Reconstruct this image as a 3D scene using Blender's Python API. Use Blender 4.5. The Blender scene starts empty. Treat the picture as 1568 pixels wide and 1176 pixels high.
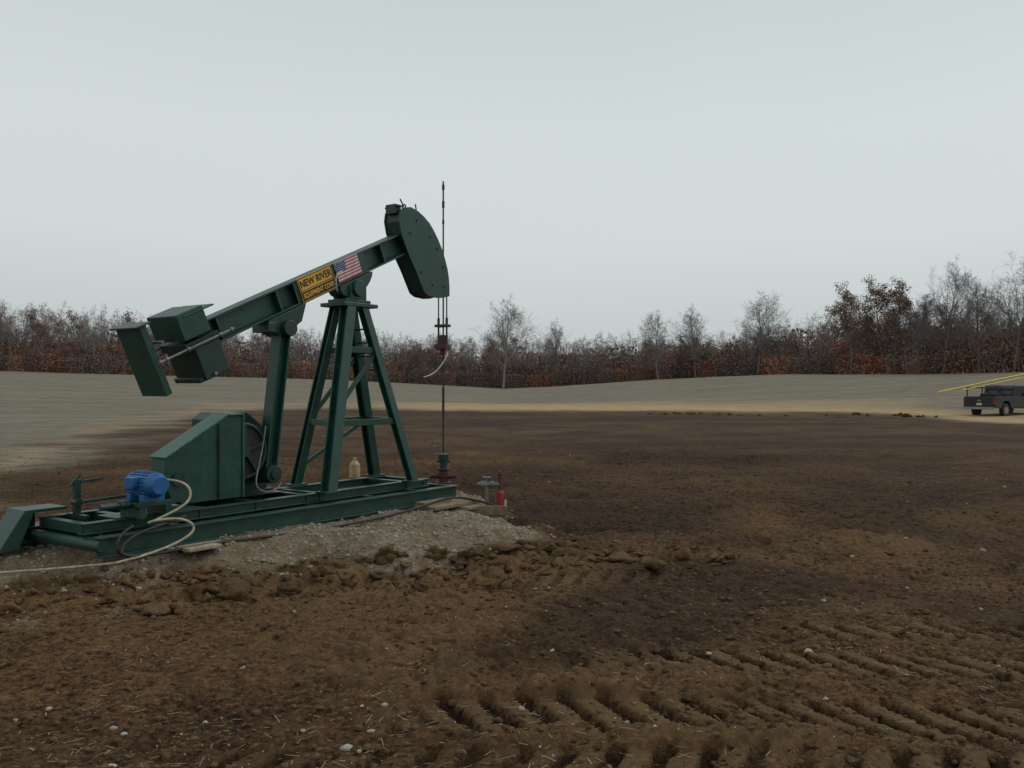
import bpy, math, random
import numpy as np
from mathutils import Vector, Matrix
random.seed(7); rng=np.random.default_rng(11)
scene=bpy.context.scene
R=math.radians

# ------------------------------------------------------------------ helpers
def link(o,parent=None):
    scene.collection.objects.link(o)
    if parent is not None: o.parent=parent
    return o
def empty(name,loc=(0,0,0),rotz=0,parent=None):
    e=bpy.data.objects.new(name,None); e.location=loc; e.rotation_euler=(0,0,rotz)
    e.empty_display_size=.3
    return link(e,parent)
def mesh_np(name,verts,quads=None,tris=None,smooth=False):
    verts=np.asarray(verts,dtype=np.float32).reshape(-1,3)
    me=bpy.data.meshes.new(name)
    nq=0 if quads is None else len(quads); nt=0 if tris is None else len(tris)
    idx=[];st=[];c=0
    if nq:
        idx.append(np.asarray(quads,dtype=np.int32).ravel()); st.append(np.arange(nq)*4)
    if nt:
        idx.append(np.asarray(tris,dtype=np.int32).ravel()); st.append(nq*4+np.arange(nt)*3)
    idx=np.concatenate(idx); st=np.concatenate(st).astype(np.int32)
    me.vertices.add(len(verts)); me.vertices.foreach_set('co',verts.ravel())
    me.loops.add(len(idx)); me.loops.foreach_set('vertex_index',idx)
    me.polygons.add(nq+nt); me.polygons.foreach_set('loop_start',st)
    me.update(calc_edges=True); me.validate()
    if smooth: me.polygons.foreach_set('use_smooth',np.ones(len(me.polygons),dtype=bool))
    return me

class MB:
    """mesh builder collecting several primitives into one part"""
    def __init__(s): s.v=[]; s.f=[]
    def add(s,vs,fs):
        b=len(s.v); s.v+= [tuple(v) for v in vs]; s.f+=[tuple(i+b for i in f) for f in fs]; return s
    def box(s,lo,hi,M=None):
        x0,y0,z0=lo;x1,y1,z1=hi
        vs=[Vector(p) for p in [(x0,y0,z0),(x1,y0,z0),(x1,y1,z0),(x0,y1,z0),(x0,y0,z1),(x1,y0,z1),(x1,y1,z1),(x0,y1,z1)]]
        if M is not None: vs=[M@v for v in vs]
        return s.add(vs,[(0,3,2,1),(4,5,6,7),(0,1,5,4),(1,2,6,5),(2,3,7,6),(3,0,4,7)])
    def bar(s,a,b,w,h,up=(0,0,1)):
        a=Vector(a);b=Vector(b);d=(b-a);L=d.length;d.normalize()
        upv=Vector(up)
        if abs(d.dot(upv))>.97: upv=Vector((1,0,0))
        y=upv.cross(d).normalized(); z=d.cross(y).normalized()
        M=Matrix((( d.x,y.x,z.x,a.x),(d.y,y.y,z.y,a.y),(d.z,y.z,z.z,a.z),(0,0,0,1)))
        return s.box((0,-w/2,-h/2),(L,w/2,h/2),M)
    def ibar(s,a,b,w,h,t=.02,up=(0,0,1)):
        a=Vector(a);b=Vector(b);d=(b-a);L=d.length;d.normalize()
        upv=Vector(up)
        if abs(d.dot(upv))>.97: upv=Vector((1,0,0))
        y=upv.cross(d).normalized(); z=d.cross(y).normalized()
        M=Matrix((( d.x,y.x,z.x,a.x),(d.y,y.y,z.y,a.y),(d.z,y.z,z.z,a.z),(0,0,0,1)))
        s.box((0,-w/2,h/2-t),(L,w/2,h/2),M); s.box((0,-w/2,-h/2),(L,w/2,-h/2+t),M)
        return s.box((0.001,-t/2,-h/2+t),(L-.001,t/2,h/2-t),M)
    def cyl(s,a,b,r0,r1=None,n=16,cap=True):
        if r1 is None:r1=r0
        a=Vector(a);b=Vector(b);d=(b-a).normalized()
        up=Vector((0,0,1)) if abs(d.z)<.9 else Vector((1,0,0))
        x=up.cross(d).normalized(); y=d.cross(x)
        vs=[];fs=[]
        for p,r in((a,r0),(b,r1)):
            for i in range(n):
                t=2*math.pi*i/n; vs.append(p+x*math.cos(t)*r+y*math.sin(t)*r)
        for i in range(n): fs.append((i,(i+1)%n,n+(i+1)%n,n+i))
        if cap: fs.append(tuple(range(n))[::-1]); fs.append(tuple(range(n,2*n)))
        return s.add(vs,fs)
    def prism(s,poly,v0,v1):
        """poly in (u,z), extruded along v"""
        n=len(poly)
        vs=[(u,v0,z) for u,z in poly]+[(u,v1,z) for u,z in poly]
        fs=[tuple(range(n)),tuple(range(n,2*n))[::-1]]+[(i,n+i,n+(i+1)%n,(i+1)%n) for i in range(n)]
        return s.add(vs,fs)
    def torus(s,c,ax,R0,r,n=24,m=8):
        c=Vector(c);d=Vector(ax).normalized()
        up=Vector((0,0,1)) if abs(d.z)<.9 else Vector((1,0,0))
        x=up.cross(d).normalized();y=d.cross(x);vs=[];fs=[]
        for i in range(n):
            t=2*math.pi*i/n; e=x*math.cos(t)+y*math.sin(t)
            for j in range(m):
                q=2*math.pi*j/m; vs.append(c+e*(R0+r*math.cos(q))+d*r*math.sin(q))
        for i in range(n):
            for j in range(m): fs.append((i*m+j,((i+1)%n)*m+j,((i+1)%n)*m+(j+1)%m,i*m+(j+1)%m))
        return s.add(vs,fs)
    def obj(s,name,mat,parent=None,bevel=0,smooth=False):
        me=bpy.data.meshes.new(name); me.from_pydata(s.v,[],s.f); me.update()
        import bmesh
        bm=bmesh.new(); bm.from_mesh(me); bmesh.ops.recalc_face_normals(bm,faces=bm.faces); bm.to_mesh(me); bm.free()
        me.materials.append(mat)
        o=link(bpy.data.objects.new(name,me),parent)
        if bevel:
            b=o.modifiers.new('bevel','BEVEL'); b.width=bevel; b.segments=2; b.limit_method='ANGLE'; b.angle_limit=R(40)
        if smooth:
            me.polygons.foreach_set('use_smooth',np.ones(len(me.polygons),dtype=bool))
            me.set_sharp_from_angle(angle=R(38))
        return o
def tube(name,pts,r,mat,parent=None):
    cu=bpy.data.curves.new(name,'CURVE'); cu.dimensions='3D'; cu.bevel_depth=r; cu.bevel_resolution=2; cu.resolution_u=8
    sp=cu.splines.new('NURBS'); sp.points.add(len(pts)-1)
    for i,p in enumerate(pts): sp.points[i].co=(*p,1)
    sp.use_endpoint_u=True; sp.order_u=4 if len(pts)>3 else 3
    cu.materials.append(mat)
    return link(bpy.data.objects.new(name,cu),parent)

# ------------------------------------------------------------------ materials
def newmat(name):
    m=bpy.data.materials.new(name); m.use_nodes=True; nt=m.node_tree; nt.nodes.clear()
    out=nt.nodes.new('ShaderNodeOutputMaterial'); b=nt.nodes.new('ShaderNodeBsdfPrincipled')
    nt.links.new(b.outputs[0],out.inputs[0]); return m,nt,b
def N(nt,t,**k):
    n=nt.nodes.new(t)
    for a,v in k.items(): setattr(n,a,v)
    return n
def mixc(nt,fac,a,b,mode='MIX'):
    n=nt.nodes.new('ShaderNodeMix'); n.data_type='RGBA'; n.blend_type=mode
    for i,v in ((0,fac),(6,a),(7,b)):
        if isinstance(v,bpy.types.NodeSocket): nt.links.new(v,n.inputs[i])
        elif i==0: n.inputs[0].default_value=v
        else: n.inputs[i].default_value=(*v,1)
    return n.outputs[2]
def ramp(nt,src,stops):
    n=nt.nodes.new('ShaderNodeValToRGB'); e=n.color_ramp.elements
    while len(e)<len(stops): e.new(.5)
    for i,(p,c) in enumerate(stops):
        e[i].position=p; e[i].color=(c,c,c,1) if not isinstance(c,tuple) else (*c,1)
    nt.links.new(src,n.inputs[0]); return n.outputs[0]
def noise(nt,scale,detail=4,rough=.6,vec=None,dist=0):
    n=nt.nodes.new('ShaderNodeTexNoise'); n.inputs['Scale'].default_value=scale; n.inputs['Detail'].default_value=detail
    n.inputs['Roughness'].default_value=rough; n.inputs['Distortion'].default_value=dist
    if vec is not None: nt.links.new(vec,n.inputs['Vector'])
    return n
def paint(name,col,rough=.5,dirt=(.07,.05,.035),dirtamt=.5,metal=0,var=.35,scale=6):
    m,nt,b=newmat(name)
    tc=N(nt,'ShaderNodeTexCoord')
    n1=noise(nt,scale,5,.65,tc.outputs['Object']); n2=noise(nt,scale*7,4,.7,tc.outputs['Object'])
    c=mixc(nt,ramp(nt,n1.outputs[0],[(.3,0.),(.7,1.)]),tuple(x*(1-var) for x in col),tuple(x*(1+var) for x in col))
    d=ramp(nt,n2.outputs[0],[(.48,0.),(.70,dirtamt)])
    g=N(nt,'ShaderNodeNewGeometry'); sx=N(nt,'ShaderNodeSeparateXYZ'); nt.links.new(g.outputs['Position'],sx.inputs[0])
    mr=N(nt,'ShaderNodeMapRange'); mr.inputs[1].default_value=1.1; mr.inputs[2].default_value=.35; mr.inputs[3].default_value=.35; mr.inputs[4].default_value=1.5
    nt.links.new(sx.outputs[2],mr.inputs[0])
    mu=N(nt,'ShaderNodeMath',operation='MULTIPLY'); mu.use_clamp=True; nt.links.new(d,mu.inputs[0]); nt.links.new(mr.outputs[0],mu.inputs[1])
    c=mixc(nt,mu.outputs[0],c,dirt)
    # vertical rain streaks
    mp=N(nt,'ShaderNodeMapping'); mp.inputs['Scale'].default_value=(14,14,1.2); nt.links.new(tc.outputs['Object'],mp.inputs[0])
    n3=noise(nt,1,4,.6,mp.outputs[0]); c=mixc(nt,ramp(nt,n3.outputs[0],[(.48,0.),(.70,.45)]),c,tuple(x*.40+.009 for x in col))
    nt.links.new(c,b.inputs['Base Color'])
    rr=N(nt,'ShaderNodeMapRange'); rr.inputs[3].default_value=rough-.1; rr.inputs[4].default_value=rough+.2
    nt.links.new(n1.outputs[0],rr.inputs[0]); nt.links.new(rr.outputs[0],b.inputs['Roughness'])
    b.inputs['Metallic'].default_value=metal
    bp=N(nt,'ShaderNodeBump'); bp.inputs['Strength'].default_value=.18; bp.inputs['Distance'].default_value=.01
    nt.links.new(n2.outputs[0],bp.inputs['Height']); nt.links.new(bp.outputs[0],b.inputs['Normal'])
    return m
M_green=paint('green_enamel',(.005,.050,.036),.38)
M_green2=paint('green_enamel_dark',(.0035,.031,.024),.40)
M_blue=paint('blue_motor_paint',(.01,.11,.30),.4,dirtamt=.6)
M_black=paint('black_rubber',(.012,.012,.012),.6)
M_steel=paint('weathered_steel',(.20,.20,.19),.5,metal=.4)
M_rod=paint('dark_steel',(.04,.04,.04),.4,metal=.5)
M_red=paint('red_paint',(.35,.02,.015),.45)
M_rust=paint('rusty_red_casting',(.08,.022,.02),.6)
M_conduit=paint('pale_conduit',(.36,.33,.22),.5,dirtamt=.6)
M_white=paint('white_plastic',(.5,.5,.46),.5)
M_wood=paint('old_timber',(.22,.165,.10),.85,scale=12)
M_wood2=paint('pale_timber',(.34,.29,.20),.85,scale=12)
M_yel=paint('yellow_sign_face',(.70,.40,.03),.45,dirtamt=.15,var=.08)
M_ink=paint('black_ink',(.01,.01,.01),.5,dirtamt=0)
M_fw=paint('flag_white',(.68,.64,.63),.5,dirtamt=.15,var=.05)
M_fr=paint('flag_red',(.45,.07,.07),.5,dirtamt=.1,var=.1)
M_fb=paint('flag_blue',(.04,.06,.18),.5,dirtamt=.1,var=.1)
M_truck=paint('truck_black_paint',(.010,.012,.015),.3,dirtamt=.25)
M_chrome=paint('dull_chrome',(.3,.3,.3),.35,metal=.8,dirtamt=.3)
M_boom=paint('yellow_boom_paint',(.60,.42,.03),.5,dirtamt=.2)
M_tan=paint('tan_jug',(.50,.38,.22),.5)
mg,nt,b=newmat('dark_glass'); b.inputs['Base Color'].default_value=(.02,.025,.03,1); b.inputs['Roughness'].default_value=.08; M_glass=mg
ml,nt,b=newmat('tail_lamp_lens'); b.inputs['Base Color'].default_value=(.3,.01,.01,1); b.inputs['Roughness'].default_value=.2; M_tail=ml

# ------------------------------------------------------------------ noise
_perm=rng.random((256,256)).astype(np.float32)
def vn(x,y,s,seed=0):
    x=x/s+seed*17.3+1000; y=y/s+seed*31.7+1000
    xi=np.floor(x).astype(int);yi=np.floor(y).astype(int);fx=x-xi;fy=y-yi
    fx=fx*fx*(3-2*fx);fy=fy*fy*(3-2*fy)
    a=_perm[xi%256,yi%256];b=_perm[(xi+1)%256,yi%256];c=_perm[xi%256,(yi+1)%256];d=_perm[(xi+1)%256,(yi+1)%256]
    return (a*(1-fx)+b*fx)*(1-fy)+(c*(1-fx)+d*fx)*fy-.5
def rot(x,y,a): return x*math.cos(a)-y*math.sin(a),x*math.sin(a)+y*math.cos(a)
def vr(x,y,s,seed):
    a,b=rot(x,y,.6+seed*.77); return vn(a,b,s,seed)
def sstep(a,b,x):
    t=np.clip((x-a)/(b-a),0,1); return t*t*(3-2*t)
def cells(x,y,s,seed):
    """Worley lumps: height 1 at lump centre falling to 0 at borders"""
    x,y=rot(x,y,.4+seed); x=x/s+500;y=y/s+500; xi=np.floor(x).astype(int);yi=np.floor(y).astype(int)
    best=np.full(x.shape,9.); bid=np.zeros(x.shape)
    for i in(-1,0,1):
        for j in(-1,0,1):
            cx=(xi+i);cy=(yi+j); jx=_perm[(cx*7+seed*13)%256,(cy*3)%256];jy=_perm[(cx*5)%256,(cy*11+seed*29)%256]; sz=_perm[(cx*3+91)%256,(cy*13+seed)%256]
            d=np.hypot(x-cx-jx,y-cy-jy)/(.35+.75*sz); m=d<best; best=np.where(m,d,best); bid=np.where(m,sz,bid)
    return np.sqrt(np.clip(1-best**2,0,1))*(.4+.6*bid)

# ------------------------------------------------------------------ terrain
EDGE=np.array([(-1.6,150,5,15),(-.9,185,5,14.8),(-.577,200,5.0,15.8),(-.466,208,4.4,15.4),(-.356,215,3.9,14.0),(-.209,228,3.1,12.8),(-.062,238,1.3,14.2),
 (-.01,240,.5,14.8),(.049,235,1.1,14.0),(.12,228,2.2,12.4),(.159,225,2.8,11.6),(.233,212,3.5,10.8),(.306,190,3.9,11.6),(.373,172,3.8,12.0),(.454,155,3.7,12.6),
 (.527,145,3.8,12.4),(.577,140,4.0,12.5),(.75,130,4.2,13),(1.4,110,4.2,13)])
def edge(t): return [np.interp(t,EDGE[:,0],EDGE[:,i]) for i in (1,2,3)]
PAD=[(-9,8.0),(-6,8.1),(-4.4,8.35),(-2.9,8.8),(-1.5,9.2),(-.3,9.75),(.45,10.45),(.15,11.4),(-.25,12.4),(-.35,13.6),(-1.0,14.6),(-2.3,14.9),(-4.5,12.8),(-6,11),(-9,10)]
def pad_sd(x,y):
    d=np.full(x.shape,1e9); ins=np.zeros(x.shape,bool); n=len(PAD)
    for i in range(n):
        ax,ay=PAD[i];bx,by=PAD[(i+1)%n]
        ex,ey=bx-ax,by-ay; wx,wy=x-ax,y-ay
        t=np.clip((wx*ex+wy*ey)/(ex*ex+ey*ey),0,1)
        d=np.minimum(d,np.hypot(wx-ex*t,wy-ey*t))
        c=((ay>y)!=(by>y))
        xi=ax+(y-ay)*(bx-ax)/(by-ay+1e-12)
        ins^=c&(x<xi)
    return np.where(ins,-d,d)
def macro(x,y):
    yy=np.maximum(y,.1); t=np.where(y>1,x/yy,0); D,zE,_=edge(t)
    s=sstep(0,1,(y-48)/(D-48)); z=zE*(s*.6+.4*np.clip((y-48)/(D-48),0,1)**1.2)
    z=z+np.where(y>D,(y-D)*.02,0)
    z=z+vn(x,y,60,3)*1.0*sstep(60,110,y)*(1-sstep(D-30,D,y)) 
    return np.where(y>10,z,0)
# tractor passes: y at x=0, slope, x0, x1, half width, depth, slant
TR=[(6.36,-.035,.55,12,.22,.85,1.9),(5.28,-.03,-.85,12,.26,.85,1.9),(9.0,.10,-.05,2.3,.22,.45,-1.2),(7.15,-.02,2.0,12,.20,.6,1.7),(8.0,.06,-.4,3.9,.16,.4,1.5),(4.50,-.02,-1.9,9,.27,.85,-1.9)]
def height(x,y,full=False):
    near=1-sstep(18,45,y); near=near*(1-sstep(9,25,np.abs(x)))
    sd=pad_sd(x,y)+vr(x,y,.9,5)*.5+vr(x,y,.3,7)*.25+vr(x,y,.12,6)*.12
    pad=sstep(.30,-.30,sd+vr(x,y,.5,48)*.5); lift=sstep(.42,-.50,sd)
    z=macro(x,y)+.30*lift
    z=z+vn(x,y,9,1)*.12*sstep(3,12,np.hypot(x,y-3))*(1-lift)
    rim=np.exp(-((sd-.32)/.30)**2)
    patch=sstep(-.15,.3,vr(x,y,1.6,44))
    cl=cells(x,y,.15,1)*.045+cells(x,y,.075,2)*.032+cells(x,y,.32,3)*.05*patch+cells(x,y,.042,6)*.016
    soil=vr(x,y,1.3,2)*.10+vr(x,y,.5,3)*.06+vr(x,y,.22,8)*.030+vr(x,y,.1,9)*.016+vr(x,y,.05,4)*.012+cl-.03
    soil=soil*(.75+.5*patch)*(1+1.3*rim)+rim*.07
    grav=vr(x,y,.8,12)*.09+vr(x,y,.3,15)*.05+vr(x,y,.12,13)*.025+vr(x,y,.05,14)*.018+cells(x,y,.09,5)*.015
    tm=np.zeros(x.shape)
    for yc,sl,x0,x1,w,dep,slant in TR:
        c=yc+sl*x+vn(x,x*0,2.5,21)*.14; dy=y-c
        edgem=sstep(w+.03,w-.03,np.abs(dy)+vr(x,y,.15,61)*.06)*sstep(x0,x0+.5,x)*sstep(x1,x1-.5,x)
        m=edgem*np.clip(.85+vr(x,y,.8,22)*1.2,.35,1)
        ph=x/.255+dy*slant+vr(x,y,.9,25)*.14
        sn=np.sin(ph*2*np.pi)+vr(x,y,.09,26)*.6
        lug=sstep(-.55,-.15,sn)
        tgt=dep*(-.075+.075*lug)+cells(x,y,.05,7)*.012+vr(x,y,.06,4)*.014+vr(x,y,.3,28)*.03
        soil=soil*(1-m*min(1,dep*1.1))+tgt*m; tm=tm*(1-m)+m*dep*(lug*2-1)
    pit=np.exp(-(((x-.35)/.75)**2+((y-12.3)/1.0)**2)**2)+.5*np.exp(-(((x-1.5)/1.6)**2+((y-14)/1.6)**2)**2)
    hump=np.exp(-(((x-1.9)/1.6)**2+((y-11.2)/.8)**2))*.10
    micro=soil*(1-pad)+grav*pad
    z=z+micro*near-.20*pit+hump*near
    if full: return z,micro,pad,tm,sd
    return z

def graded(lo,hi,fine,start_fine,far_lo,far_hi,g=1.07):
    c=list(np.arange(lo,hi,start_fine)) if fine is None else fine
    s=c[-1]-c[-2]; a=c[-1]
    while a<far_hi: s*=g; a+=s; c.append(a)
    s=c[1]-c[0]; a=c[0]; pre=[]
    while a>far_lo: s*=g; a-=s; pre.append(a)
    return np.array(pre[::-1]+c)
xs=graded(-7.4,7.4,None,.023,-900,900)
yf=[3.7]
while yf[-1]<24: yf.append(yf[-1]+max(.016,.004*yf[-1]))
ys=graded(0,0,yf,0,-300,1000,1.04)
X,Y=np.meshgrid(xs,ys); Z,MI,PADM,TM,SD=height(X.ravel(),Y.ravel(),True)
x=X.ravel(); y=Y.ravel()
nx=len(xs); ny=len(ys)
i=np.arange(nx-1); j=np.arange(ny-1); I,J=np.meshgrid(i,j); a=(J*nx+I).ravel()
quads=np.stack([a,a+1,a+1+nx,a+nx],1)
me=mesh_np('ground',np.stack([x,y,Z],1),quads,smooth=True)
def attr(name,v):
    at=me.attributes.new(name,'FLOAT','POINT'); at.data.foreach_set('value',np.asarray(v,dtype=np.float32))
tt=np.where(y>1,x/np.maximum(y,.1),0)
yb=np.interp(tt,[-1.5,-.6,-.52,-.44,-.38,-.34,-.2,0,.36,.45,.52,.577,1],[12,17,24,38,46,60,66,66,58,53,46,43,36])
left=sstep(-.3,-.42,tt)
q=(y-yb)/yb
fm=sstep(-.05-.30*left,.05+.30*left,q+vr(x,y,3,31)*.6*left+vn(x,y*4,6,32)*.4*left+vr(x,y,.9,36)*.3*left+vn(x,y*3,9,33)*.05+vn(x,y*2,1.5,34)*.05)
fm=np.where(y>1,fm,0)
straw=sstep(-.03,.06,q)*(1-sstep(.05,.45,q+vn(x,y*3,14,35)*.25))*(.30+.70*sstep(-.22,-.05,tt))
wet_vignette=sstep(11.,15.5,y+vr(x,y,3.5,37)*5+vr(x,y,1,39)*2)*(.66+vr(x,y*2,6,38)*.8+vr(x,y*2,2,40)*.5)
wet_vignette=np.maximum(wet_vignette,1.4*np.exp(-(((x-1.1)/2.1)**2+((y-13.5)/2.2)**2)**1.5))
wet_vignette=np.maximum(wet_vignette,.6*sstep(5.6,4.4,y)*sstep(1.2,-1.5,x))  # near-left corner darkened, partly to paint in lens vignetting
wet_vignette=np.maximum(wet_vignette,.8*sstep(.05,.35,vr(x,y,1.8,47)))
gm=np.maximum(PADM,.5*sstep(0,.3,vr(x,y,.5,46)+.2)*np.exp(-((y-7.7-.05*x)/.40)**2)*sstep(-2.6,-3.6,x)*(x>-9))
attr('field',fm);attr('straw',straw);attr('wet_vignette',np.clip(wet_vignette,0,1.2));attr('gravel',gm);attr('crest_shade',np.clip(.5+MI*4.5,0,1)); attr('tread_shade',np.clip(.5+TM*.5,0,1))
attr('rim',np.exp(-((SD-.7)/1.0)**2)*(1-sstep(11,13,y)))
ground=link(bpy.data.objects.new('ground',me))
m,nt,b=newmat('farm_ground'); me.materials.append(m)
geo=N(nt,'ShaderNodeNewGeometry'); P=geo.outputs['Position']
def at(n):
    q=N(nt,'ShaderNodeAttribute',attribute_name=n); return q.outputs['Fac']
n_big=noise(nt,.55,4,.6,P); n_mid=noise(nt,4,5,.7,P); n_fine=noise(nt,48,4,.75,P); n_clod=noise(nt,20,5,.78,P)
soil=mixc(nt,ramp(nt,n_mid.outputs[0],[(.32,0.),(.68,1.)]),(.046,.023,.010),(.098,.052,.023))
soil=mixc(nt,ramp(nt,n_big.outputs[0],[(.42,0.),(.62,.6)]),soil,(.150,.080,.033))
soil=mixc(nt,ramp(nt,at('rim'),[(.1,0.),(.9,.5)]),soil,(.165,.096,.042))
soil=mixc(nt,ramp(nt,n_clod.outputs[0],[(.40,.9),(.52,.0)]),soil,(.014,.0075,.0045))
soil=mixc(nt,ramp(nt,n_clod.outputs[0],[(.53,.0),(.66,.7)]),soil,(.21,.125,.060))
soil=mixc(nt,ramp(nt,at('crest_shade'),[(.22,.8),(.5,0.)]),soil,(.016,.0095,.006))  # painted relief shade: hollows darker, crests lighter, crests also being drier soil
soil=mixc(nt,ramp(nt,at('crest_shade'),[(.5,.0),(.85,.45)]),soil,(.185,.112,.055))
soil=mixc(nt,ramp(nt,at('tread_shade'),[(.1,.7),(.48,.0)]),soil,(.020,.012,.007))  # groove shade painted in dark; next line lightens the lug tops
soil=mixc(nt,ramp(nt,at('tread_shade'),[(.52,.0),(.95,.60)]),soil,(.165,.106,.055))
soil=mixc(nt,ramp(nt,n_fine.outputs[0],[(.60,0.),(.68,.6)]),soil,(.29,.20,.11))
wetc=mixc(nt,ramp(nt,n_clod.outputs[0],[(.38,0.),(.64,1.)]),(.012,.0065,.0045),(.060,.032,.019))
soil=mixc(nt,ramp(nt,at('wet_vignette'),[(0.,0.),(1.,.88)]),soil,wetc)
vor=N(nt,'ShaderNodeTexVoronoi'); vor.inputs['Scale'].default_value=34; nt.links.new(P,vor.inputs['Vector'])
bw=N(nt,'ShaderNodeRGBToBW'); nt.links.new(vor.outputs['Color'],bw.inputs[0])
gr=mixc(nt,bw.outputs[0],(.16,.13,.095),(.42,.365,.29))
gr=mixc(nt,ramp(nt,n_mid.outputs[0],[(.36,.85),(.62,0.)]),gr,(.15,.098,.052))
gr=mixc(nt,ramp(nt,n_big.outputs[0],[(.40,.55),(.58,0.)]),gr,(.16,.11,.06))
gr=mixc(nt,ramp(nt,n_clod.outputs[0],[(.36,.7),(.49,0.)]),gr,(.06,.045,.03))
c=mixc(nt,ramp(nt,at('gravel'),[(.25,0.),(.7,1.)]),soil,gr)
mp=N(nt,'ShaderNodeMapping'); mp.inputs['Scale'].default_value=(.05,.25,.06); nt.links.new(P,mp.inputs[0])
n_f=noise(nt,1,5,.7,mp.outputs[0]); mp2=N(nt,'ShaderNodeMapping'); mp2.inputs['Scale'].default_value=(.6,2.0,.5); nt.links.new(P,mp2.inputs[0])
n_f2=noise(nt,1,5,.85,mp2.outputs[0])
fld=mixc(nt,ramp(nt,n_f.outputs[0],[(.35,0.),(.65,1.)]),(.165,.145,.105),(.250,.228,.175))
fld=mixc(nt,ramp(nt,n_f2.outputs[0],[(.40,.7),(.56,0.)]),fld,(.095,.070,.042))
stw=mixc(nt,ramp(nt,n_f2.outputs[0],[(.35,0.),(.65,1.)]),(.28,.185,.09),(.54,.385,.21))
fld=mixc(nt,ramp(nt,at('straw'),[(0.,0.),(1.,.9)]),fld,stw)
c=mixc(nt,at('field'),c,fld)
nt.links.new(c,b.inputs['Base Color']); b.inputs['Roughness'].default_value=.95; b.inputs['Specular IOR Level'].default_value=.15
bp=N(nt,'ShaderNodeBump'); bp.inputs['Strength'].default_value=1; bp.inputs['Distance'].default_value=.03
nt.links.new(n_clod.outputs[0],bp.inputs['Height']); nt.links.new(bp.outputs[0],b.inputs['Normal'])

# ------------------------------------------------------------------ clods, stones, straw bits
import bmesh
def ico(sub):
    bm=bmesh.new(); bmesh.ops.create_icosphere(bm,subdivisions=sub,radius=1)
    v=np.array([q.co[:] for q in bm.verts]); f=np.array([[q.index for q in p.verts] for p in bm.faces]); bm.free(); return v,f
def scatter(name,px,py,size,sub,mat,squash=.65,sink=.25,rough=.6):
    bv,bf=ico(sub); n=len(px); k=len(bv)
    ang=rng.random(n)*6.283
    o=rng.random((n,3,1))*200
    bx,by,bz_=bv[None,:,0],bv[None,:,1],bv[None,:,2]
    jit=1+rough*(vn(bx+o[:,0]+bz_*.7,by+o[:,1]-bz_*.5,.8,71)+vn(by+o[:,2]-bz_,bz_*.6+o[:,0]+bx,.8,72))+rough*.6*(vn(bx+o[:,1]+bz_,by+o[:,0]+bz_,.33,73))+(rng.random((n,k))-.5)*.22
    st=.65+rng.random((n,3))*.7; st[:,2]*=squash
    V=bv[None]*jit[...,None]*st[:,None,:]*size[:,None,None]
    ca,sa=np.cos(ang)[:,None],np.sin(ang)[:,None]
    xx=V[...,0]*ca-V[...,1]*sa; yy=V[...,0]*sa+V[...,1]*ca
    z=height(px,py)+size*squash*(.5-sink)
    W=np.stack([xx+px[:,None],yy+py[:,None],V[...,2]+z[:,None]],-1).reshape(-1,3)
    F=(bf[None]+(np.arange(n)*k)[:,None,None]).reshape(-1,3)
    me=mesh_np(name,W,None,F); me.materials.append(mat); return link(bpy.data.objects.new(name,me))
def vmat(name,c1,c2,sc=9):
    m,nt,b=newmat(name); g=N(nt,'ShaderNodeNewGeometry')
    n1=noise(nt,sc,4,.75,g.outputs['Position'])
    c=mixc(nt,ramp(nt,n1.outputs[0],[(.32,0.),(.68,1.)]),c1,c2)
    c=mixc(nt,g.outputs['Random Per Island'],mixc(nt,.5,c,c1),mixc(nt,.5,c,c2))
    nt.links.new(c,b.inputs['Base Color']); b.inputs['Roughness'].default_value=.95; b.inputs['Specular IOR Level'].default_value=.2
    bp=N(nt,'ShaderNodeBump'); bp.inputs['Distance'].default_value=.02; bp.inputs['Strength'].default_value=1
    nt.links.new(n1.outputs[0],bp.inputs['Height']); nt.links.new(bp.outputs[0],b.inputs['Normal']); return m
M_clod=vmat('clod_soil',(.034,.019,.009),(.185,.112,.054),24)
M_stone=vmat('crushed_limestone',(.13,.105,.075),(.48,.43,.36),20)
M_pale=vmat('pale_fieldstone',(.25,.22,.18),(.5,.46,.4))
def samp(n,y0,y1):
    y=y0*(y1/y0)**rng.random(n); return (rng.random(n)*2-1)*(y*.66+.6),y
px,py=samp(23000,3.8,26); sd=pad_sd(px,py); k=(sd>.05)&~((px>.2)&(py>11)&(rng.random(len(px))<.5)); px,py,sd=px[k],py[k],sd[k]
size=.006+.026*rng.random(len(px))**5+.022*np.exp(-((sd-.5)/.4)**2)*rng.random(len(px))**2
scatter('soil_clods',px,py,size,1,M_clod)
nL=380; t=rng.random(nL)*9.5-7.0; ex=t; ey=np.interp(t,[-9,-6,-4.4,-2.9,-1.5,-.3,.45,2],[8,8.1,8.35,8.8,9.2,9.75,10.3,10.6])-.05-rng.random(nL)**1.5*1.0
scatter('earth_lumps',ex,ey,.018+.09*rng.random(nL)**4+.02*rng.random(nL),3,M_clod,.55,.30,1.1)
px=rng.random(40)*16+9; py=63-px*.45+rng.normal(size=40)*.6
scatter('field_edge_clods',px,py,.06+.16*rng.random(40)**2,2,M_clod,.6,.2,1.)
px=rng.random(30000)*9.5-8; py=7.2+rng.random(30000)*7.4; sd=pad_sd(px,py); k=((sd<.35)&(rng.random(30000)<np.where(sd<-.1,.6,.3)))|((sd<1)&(px<-3.2)&(rng.random(30000)<.2)); px,py=px[k],py[k]
scatter('gravel_stones',px,py,.006+.024*rng.random(len(px))**4,1,M_stone,.7,.2)
px,py=samp(260,4,30); k=pad_sd(px,py)>.3; px,py=px[k],py[k]
scatter('field_stones',px,py,.007+.02*rng.random(len(px))**3,2,M_pale,.7,.2)
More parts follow.
